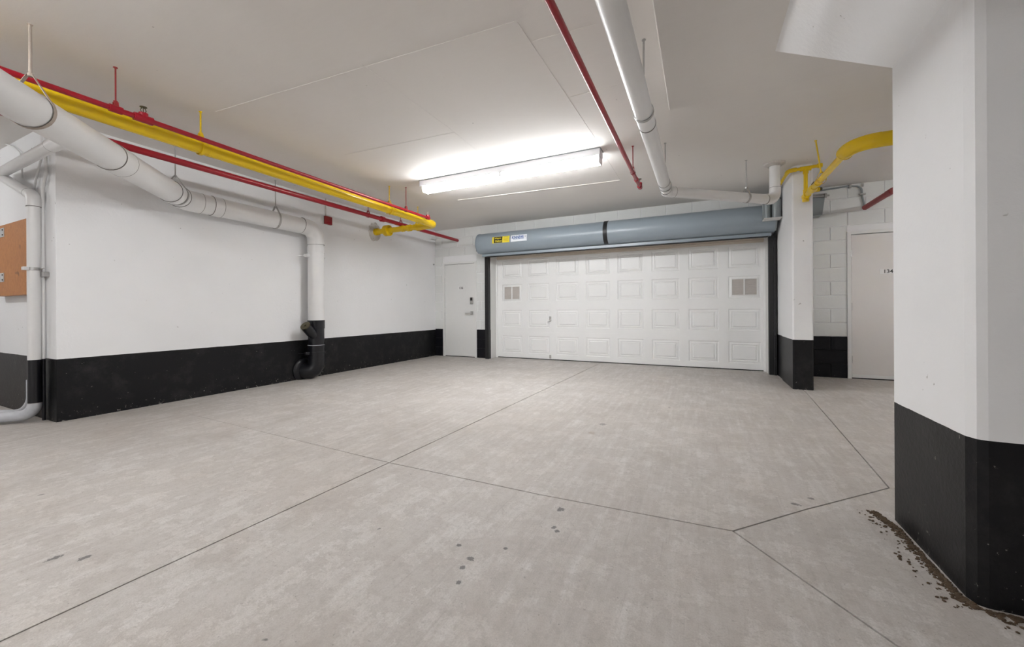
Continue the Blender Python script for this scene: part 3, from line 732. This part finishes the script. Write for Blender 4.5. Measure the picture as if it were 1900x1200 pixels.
# --- red sprinkler mains
def red(name, x, z, y0, y1, r, label, hangs, z1=None, mat='red_pipe', collars=()):
    t = thing(name, (x, y1, z), label, 'sprinkler pipe', None)
    zz = lambda y: z + ((z1 if z1 is not None else z) - z) * (y - y0) / (y1 - y0)
    obj('pipe', T([(x, y0, z), (x, y1, zz(y1))], r, 20), mat, t, True)
    for y in hangs: hanger(t, (x, y), (x, y, zz(y)), (0, 1, 0), r, 'dull_red', .005, gap=.03)
    for y in collars: obj('coupling', T([(x, y - .035, zz(y)), (x, y + .035, zz(y))], r * 1.4, 20), mat, t, True)
    return t, zz
def head(t, x, y, z, r, mat='bronze', up=1):
    h_ = obj('sprinkler_tee', lathe((x, y, z), (0, 0, up), [(0, r * 1.3), (r + .02, r * 1.3), (r + .022, r)], 12), 'red_pipe', t, True)
    bm = bmesh.new(); z0 = z + up * (r + .022)
    for s in (-1, 1): tube(bm, [(x, y + s * .010, z0), (x, y + s * .017, z0 + up * .02), (x, y + s * .006, z0 + up * .042)], .003, 8)
    tube(bm, [(x, y, z0), (x, y, z0 + up * .042)], .003, 8); tube(bm, [(x, y, z0 + up * .042), (x, y, z0 + up * .046)], .022, 14)
    obj('sprinkler_head', bm, mat, h_)
t, zz = red('sprinkler_pipe', -3.77, 2.495, -3.5, 4.87, .019, 'slim red sprinkler pipe running just above the long yellow pipe', [1.30, 4.376], 2.425, collars=[1.30])
obj('tee', T([(-3.77, 1.40, zz(1.455)), (-3.77, 1.51, zz(1.455))], .030, 16), 'red_pipe', t, True); head(t, -3.77, 1.455, zz(1.455), .022)
obj('end_cap', T([(-3.77, 4.84, zz(4.84)), (-3.77, 4.90, zz(4.9))], .027, 16), 'red_pipe', t, True); head(t, -3.77, 4.87, zz(4.87), .022, 'bright_steel')
t, zz = red('sprinkler_pipe', -4.684, 2.503, -3.5, YB, .032, 'red sprinkler pipe ending in the back wall above the narrow door', [4.555, 5.3], 2.498, collars=[4.86])
t, zz = red('sprinkler_pipe', -0.64, 2.495, -3.5, 4.89, .020, 'red sprinkler pipe hanging between the strip light and the white ceiling pipe', [4.36], 2.47)
obj('end_cap', T([(-.64, 4.86, zz(4.86)), (-.64, 4.93, zz(4.93))], .028, 16), 'red_pipe', t, True); head(t, -.64, 4.89, zz(4.89), .022)
obj('coupling', T([(-.64, 4.60, zz(4.6)), (-.64, 4.66, zz(4.66))], .025, 16), 'red_pipe', t, True)
rw = on(1605, 385, y=YB)
t, zz = red('sprinkler_pipe', rw.x, rw.z, 4.70, YB, .034, 'dull red pipe entering the block wall above door 134', [], rw.z, 'dull_red')
run(t, [(rw.x, 4.72, rw.z), (rw.x, 4.55, rw.z), (6.5, 4.55, rw.z)], .034, .08, 'dull_red', 1.15, .03, seam=False)
obj('coupling', T([(rw.x, 6.2, rw.z), (rw.x, 6.34, rw.z)], .038, 16), 'dull_red', t, True)

# --- yellow gas pipe on the left
YX, YR_ = -3.94, .058
t = thing('gas_pipe', (YX, 5.28, 2.42), 'long yellow gas pipe that turns back into the left wall', 'gas pipe')
run(t, [(YX, -3.5, 2.485), (YX, 5.285, 2.415), (-4.32, 5.285, 2.415)], YR_, .11, 'yellow_pipe', 1.02, .02, seam=False)
obj('thin_pipe', T([(-4.25, 5.285, 2.415), (XL, 5.285, 2.415)], .046, 24), 'yellow_pipe', t, True)
obj('reducer', lathe((-4.22, 5.285, 2.415), (-1, 0, 0), [(0, .06), (.06, .062), (.13, .050), (.15, .046)], 24), 'yellow_pipe', t, True)
for xx, rr, L in ((-4.45, .057, .07), (-4.60, .054, .05), (-4.36, .05, .03)): obj('coupling', T([(xx, 5.285, 2.415), (xx - L, 5.285, 2.415)], rr, 24), 'yellow_pipe', t, True)
fl = obj('flange', T([(-4.93, 5.285, 2.415), (-4.97, 5.285, 2.415)], .095, 28), 'yellow_pipe', t, True)
obj('flange', T([(-4.98, 5.285, 2.415), (-5.02, 5.285, 2.415)], .095, 28), 'yellow_pipe', t, True)
for k in range(6):
    a = k * PI / 3 + .3; c = Vector((0, math.cos(a) * .075, math.sin(a) * .075)); p = Vector((-4.92, 5.285, 2.415)) + c
    obj('flange_bolt', T([p, p + Vector((-.115, 0, 0))], .009, 8), 'yellow_pipe', fl)
obj('sleeve', T([(XL + .09, 5.285, 2.415), (XL - .01, 5.285, 2.415)], .062, 24), 'yellow_pipe', t, True)
yz = lambda y: 2.485 + (2.415 - 2.485) * (y + 3.5) / 8.785
for y in (1.912, 4.225): hanger(t, (YX, y), (YX, y, yz(y)), (0, 1, 0), YR_ + .004, 'yellow_pipe', .007, gap=.06); obj('pipe_band', T([(YX, y + .05, yz(y)), (YX, y + .11, yz(y))], YR_ * 1.05, 24), 'yellow_pipe', t, True)
hanger(t, (-4.30, 5.285), (-4.30, 5.285, 2.415), (1, 0, 0), YR_ + .004, 'yellow_pipe', .006, gap=.05)
bm = bmesh.new(); bmesh.ops.create_icosphere(bm, subdivisions=3, radius=1)
for v in bm.verts:
    k = 1 + random.uniform(-.14, .14); v.co = Vector((XL + max(-.5, v.co.x) * .03, 5.285 + v.co.y * .135 * k, 2.415 + v.co.z * .165 * k))
tag(obj('grout_patch', bm, 'grout'), 'rough grey grout patch where the yellow pipe enters the left wall', 'patch')

# --- yellow gas pipe on the right
t = thing('gas_pipe', (1.16, 5.76, 2.34), 'yellow gas pipe group with thick bend in front of the slim pier', 'gas pipe')
GXx, GZ = 1.155, 2.345
bc = on(1557, 268, x=GXx); by = 4.16
run(t, [(4.4, by - .05, GZ + .03), (GXx, by, GZ + .02), (GXx, by + .21, GZ + .012)], .059, .17, 'yellow_pipe', 1.02, .01, seam=False)
obj('reducer', lathe((GXx, by + .18, GZ + .012), (0, 1, 0), [(0, .061), (.02, .061), (.045, .052), (.058, .034)], 24), 'yellow_pipe', t, True)
obj('thin_pipe', T([(GXx, by + .2, GZ + .01), (GXx, 5.70, GZ)], .030, 20), 'yellow_pipe', t, True)
obj('coupling', T([(GXx, 5.20, GZ), (GXx, 5.24, GZ)], .035, 20), 'yellow_pipe', t, True)
obj('valve_body', T([(GXx, 5.36, GZ), (GXx, 5.42, GZ), (GXx, 5.48, GZ), (GXx, 5.54, GZ)], .04, 20, [.034, .042, .042, .034]), 'yellow_pipe', t, True)
obj('valve_outlet', T([(GXx, 5.50, GZ), (GXx + .075, 5.51, GZ + .004)], .027, 16), 'yellow_pipe', t, True)
obj('valve_plug', T([(GXx + .075, 5.51, GZ + .004), (GXx + .10, 5.512, GZ + .005)], .020, 6), 'bronze', t)
obj('valve_lever', B((GXx - .01, 5.36, GZ + .05), (GXx + .01, 5.46, GZ + .06), .002), 'bronze', t)
obj('corner_fitting', T([(GXx, 5.66, GZ), (GXx, 5.79, GZ)], .038, 20), 'yellow_pipe', t, True)
obj('drip_leg', T([(GXx, 5.755, GZ), (GXx, 5.755, GZ - .065)], .034, 20), 'yellow_pipe', t, True)
obj('riser', T([(GXx, 5.755, GZ), (GXx, 5.755, 2.68)], .021, 20), 'yellow_pipe', t, True)
obj('riser_collar', T([(GXx, 5.755, GZ + .03), (GXx, 5.755, GZ + .075)], .028, 20), 'yellow_pipe', t, True)
obj('tee', T([(GXx - .055, 5.755, 2.675), (GXx + .055, 5.755, 2.675)], .028, 20), 'yellow_pipe', t, True)
obj('tee_neck', T([(GXx, 5.755, 2.675), (GXx, 5.755, 2.615)], .028, 20), 'yellow_pipe', t, True)
run(t, [(1.30, 5.755, 2.69), (0.985, 5.755, 2.672), (0.985, 6.42, 2.672)], .019, .05, 'yellow_pipe', 1.32, .03, seam=False, pname='thin_pipe')
obj('end_cap', T([(1.27, 5.755, 2.688), (1.315, 5.755, 2.69)], .026, 16), 'yellow_pipe', t, True)
obj('end_collar', T([(0.985, 6.34, 2.672), (0.985, 6.42, 2.672)], .030, 16), 'white_pipe', t, True)
obj('far_pipe', T([(0.985, 6.42, 2.672), (0.985, YB + .05, 2.672)], .022, 16), 'white_pipe', t, True)
hanger(t, (1.105, 5.07), (GXx, 5.10, GZ), (0, 1, 0), .038, 'yellow_pipe', .007, gap=.04)

# --- white drain pipe under the ceiling on the right
t = thing('ceiling_drain_pipe', (0.83, 5.655, ZC), 'white drain pipe hung below the ceiling that rises into it near the pier', 'pipe')
WR = .057
run(t, [(-.32, -3.5, 2.215), (-.325, 4.66, 2.305), (.83, 5.655, 2.315), (.83, 5.655, ZC)], WR, .09, 'white_pipe', 1.06, .055, seams=[(0, 3.5 + 2.86, .004), (0, 3.5 + 4.30, .02)])
wz = lambda y: 2.215 + .09 * (y + 3.5) / 8.16
for u, v in ((1191, 75), (1237, 265)):
    p = on(u, v, z=ZC); hanger(t, (-.32, p.y), (-.323, p.y, wz(p.y)), (0, 1, 0), WR, 'steel', .006, gap=.06)
hanger(t, (.505, 5.375), (.505, 5.375, 2.312), (1.155, .995, 0), WR, 'steel', .006, gap=.06)
obj('ceiling_collar', lathe((.83, 5.655, ZC), (0, 0, -1), [(0, .115), (.014, .11), (.02, .09), (.035, .075)], 24), 'grout', t, True)

# ------------------------------------------------------------------ small wall fittings
p = on(605, 410, x=XL)
t = thing('alarm_box', (XL, p.y, p.z), 'small red fire alarm box on the left wall', 'alarm')
obj('back_box', B((XL, p.y - .068, p.z - .062), (XL + .03, p.y + .068, p.z + .070), .004), 'white_pipe', t)
obj('cover', B((XL + .03, p.y - .066, p.z - .060), (XL + .062, p.y + .066, p.z + .066), .006), 'dull_red', t)
obj('lens', B((XL + .062, p.y - .045, p.z - .045), (XL + .068, p.y + .045, p.z - .015), .003), 'red_pipe', t)
obj('conduit', T([(XL + .016, p.y - .02, p.z + .068), (XL + .016, p.y - .02, ZC)], .009, 10), 'grout', t, True)
p = on(804, 443, x=XL)
t = thing('junction_box', (XL, p.y, p.z), 'small pale junction box near the corner under the red pipe', 'box')
obj('body', B((XL, p.y - .13, p.z - .03), (XL + .05, p.y + .03, p.z + .035), .004), 'block_white', t)
obj('cover', B((XL + .05, p.y - .12, p.z - .024), (XL + .055, p.y + .02, p.z + .029), .002), 'white_pipe', t)
p = on(806, 491, x=XL)
tag(obj('wall_anchor', lathe((XL, p.y - .03, p.z), (1, 0, 0), [(0, .018), (.012, .018), (.02, .010)], 12), 'steel'), 'small dark anchor bolt in the corner beside the narrow door', 'bolt')
t = thing('wall_conduit', on(1575, 345, y=YB), 'grey conduit along the top of the block wall curving down to the red pipe', 'conduit')
cy_ = YB - .02
obj('conduit', T(smooth_path([on(1512, 355, y=cy_), on(1577, 345, y=cy_), on(1598, 345, y=cy_), on(1600, 366, y=cy_), on(1605, 384, y=cy_)], .08, 8), .011, 12), 'box_grey', t, True)
q = on(1577, 345, y=cy_); obj('conduit_clip', B((q.x - .012, YB - .04, q.z - .03), (q.x + .012, YB, q.z + .02), .002), 'steel', t)
q = on(1600, 360, y=cy_); obj('conduit_clip', B((q.x - .035, YB - .036, q.z - .01), (q.x + .035, YB, q.z + .01), .002), 'steel', t)
q = on(1602, 343, y=cy_); obj('conduit_clip', B((q.x - .008, YB - .02, q.z - .02), (q.x + .008, YB, q.z + .025), .002), 'steel', t)

# ------------------------------------------------------------------ fluorescent strip lights
def strip_light(x0, x1, yc, strength, label):
    mname = 'diffuser_%d' % len(MATS); emissive(mname, strength)
    t = thing('strip_light', ((x0 + x1) / 2, yc, ZC), label, 'light')
    obj('housing', B((x0, yc - .074, ZC - .080), (x1, yc + .074, ZC), .004), 'fixture_white', t)
    obj('housing_lip', B((x0 - .008, yc - .084, ZC - .008), (x1 + .008, yc + .084, ZC - .0005), .002), 'box_grey', t)
    xm = (x0 + x1) / 2; h2 = ZC - .078
    for a, b in ((x0 + .05, xm - .018), (xm + .018, x1 - .02)):
        pf = [(yc - .070, h2), (yc - .070, h2 - .045), (yc - .045, h2 - .075), (yc + .045, h2 - .075), (yc + .070, h2 - .045), (yc + .070, h2)]
        d = obj('diffuser', extrude_x(pf, a, b), mname, t)
        bm = bmesh.new(); n = int((b - a) / .03)
        for k in range(n + 1):
            xx = a + (b - a) * k / n
            vs = extrude_x([(y + (.002 if y > yc else -.002), z - .002) for y, z in pf[1:5]], xx - .003, xx + .003)
            me = bpy.data.meshes.new('r'); vs.to_mesh(me); vs.free(); bm.from_mesh(me); bpy.data.meshes.remove(me)
        obj('diffuser_ribs', bm, mname, d)
    for a, b in ((x0 + .036, x0 + .05), (x1 - .02, x1 - .006)):
        obj('end_plate', B((a, yc - .068, h2 - .078), (b, yc + .068, h2), .004), 'fixture_white', t)
    obj('centre_clip', B((xm - .018, yc - .073, h2 - .05), (xm + .018, yc + .073, h2), .003), 'fixture_white', t)
strip_light(-3.41, -0.965, 4.30, LAMP_NEAR_DOOR, 'long fluorescent strip light glowing on the ceiling in front of the garage door')
strip_light(-3.30, -2.08, -0.50, LAMP_OVER_CAMERA, 'short fluorescent strip light above the middle of the parking bay')
strip_light(3.6, 6.045, 4.30, LAMP_SIDE, 'long fluorescent strip light in the bay in front of door 134')
strip_light(-3.41, -0.965, -4.2, FILL_REAR, 'unseen long strip light added as fill above the parking aisle')  # added out of view as general fill for the room
strip_light(-7.75, -6.53, -0.15, LAMP_LEFT, 'short fluorescent strip light in the bay in front of the plywood board')
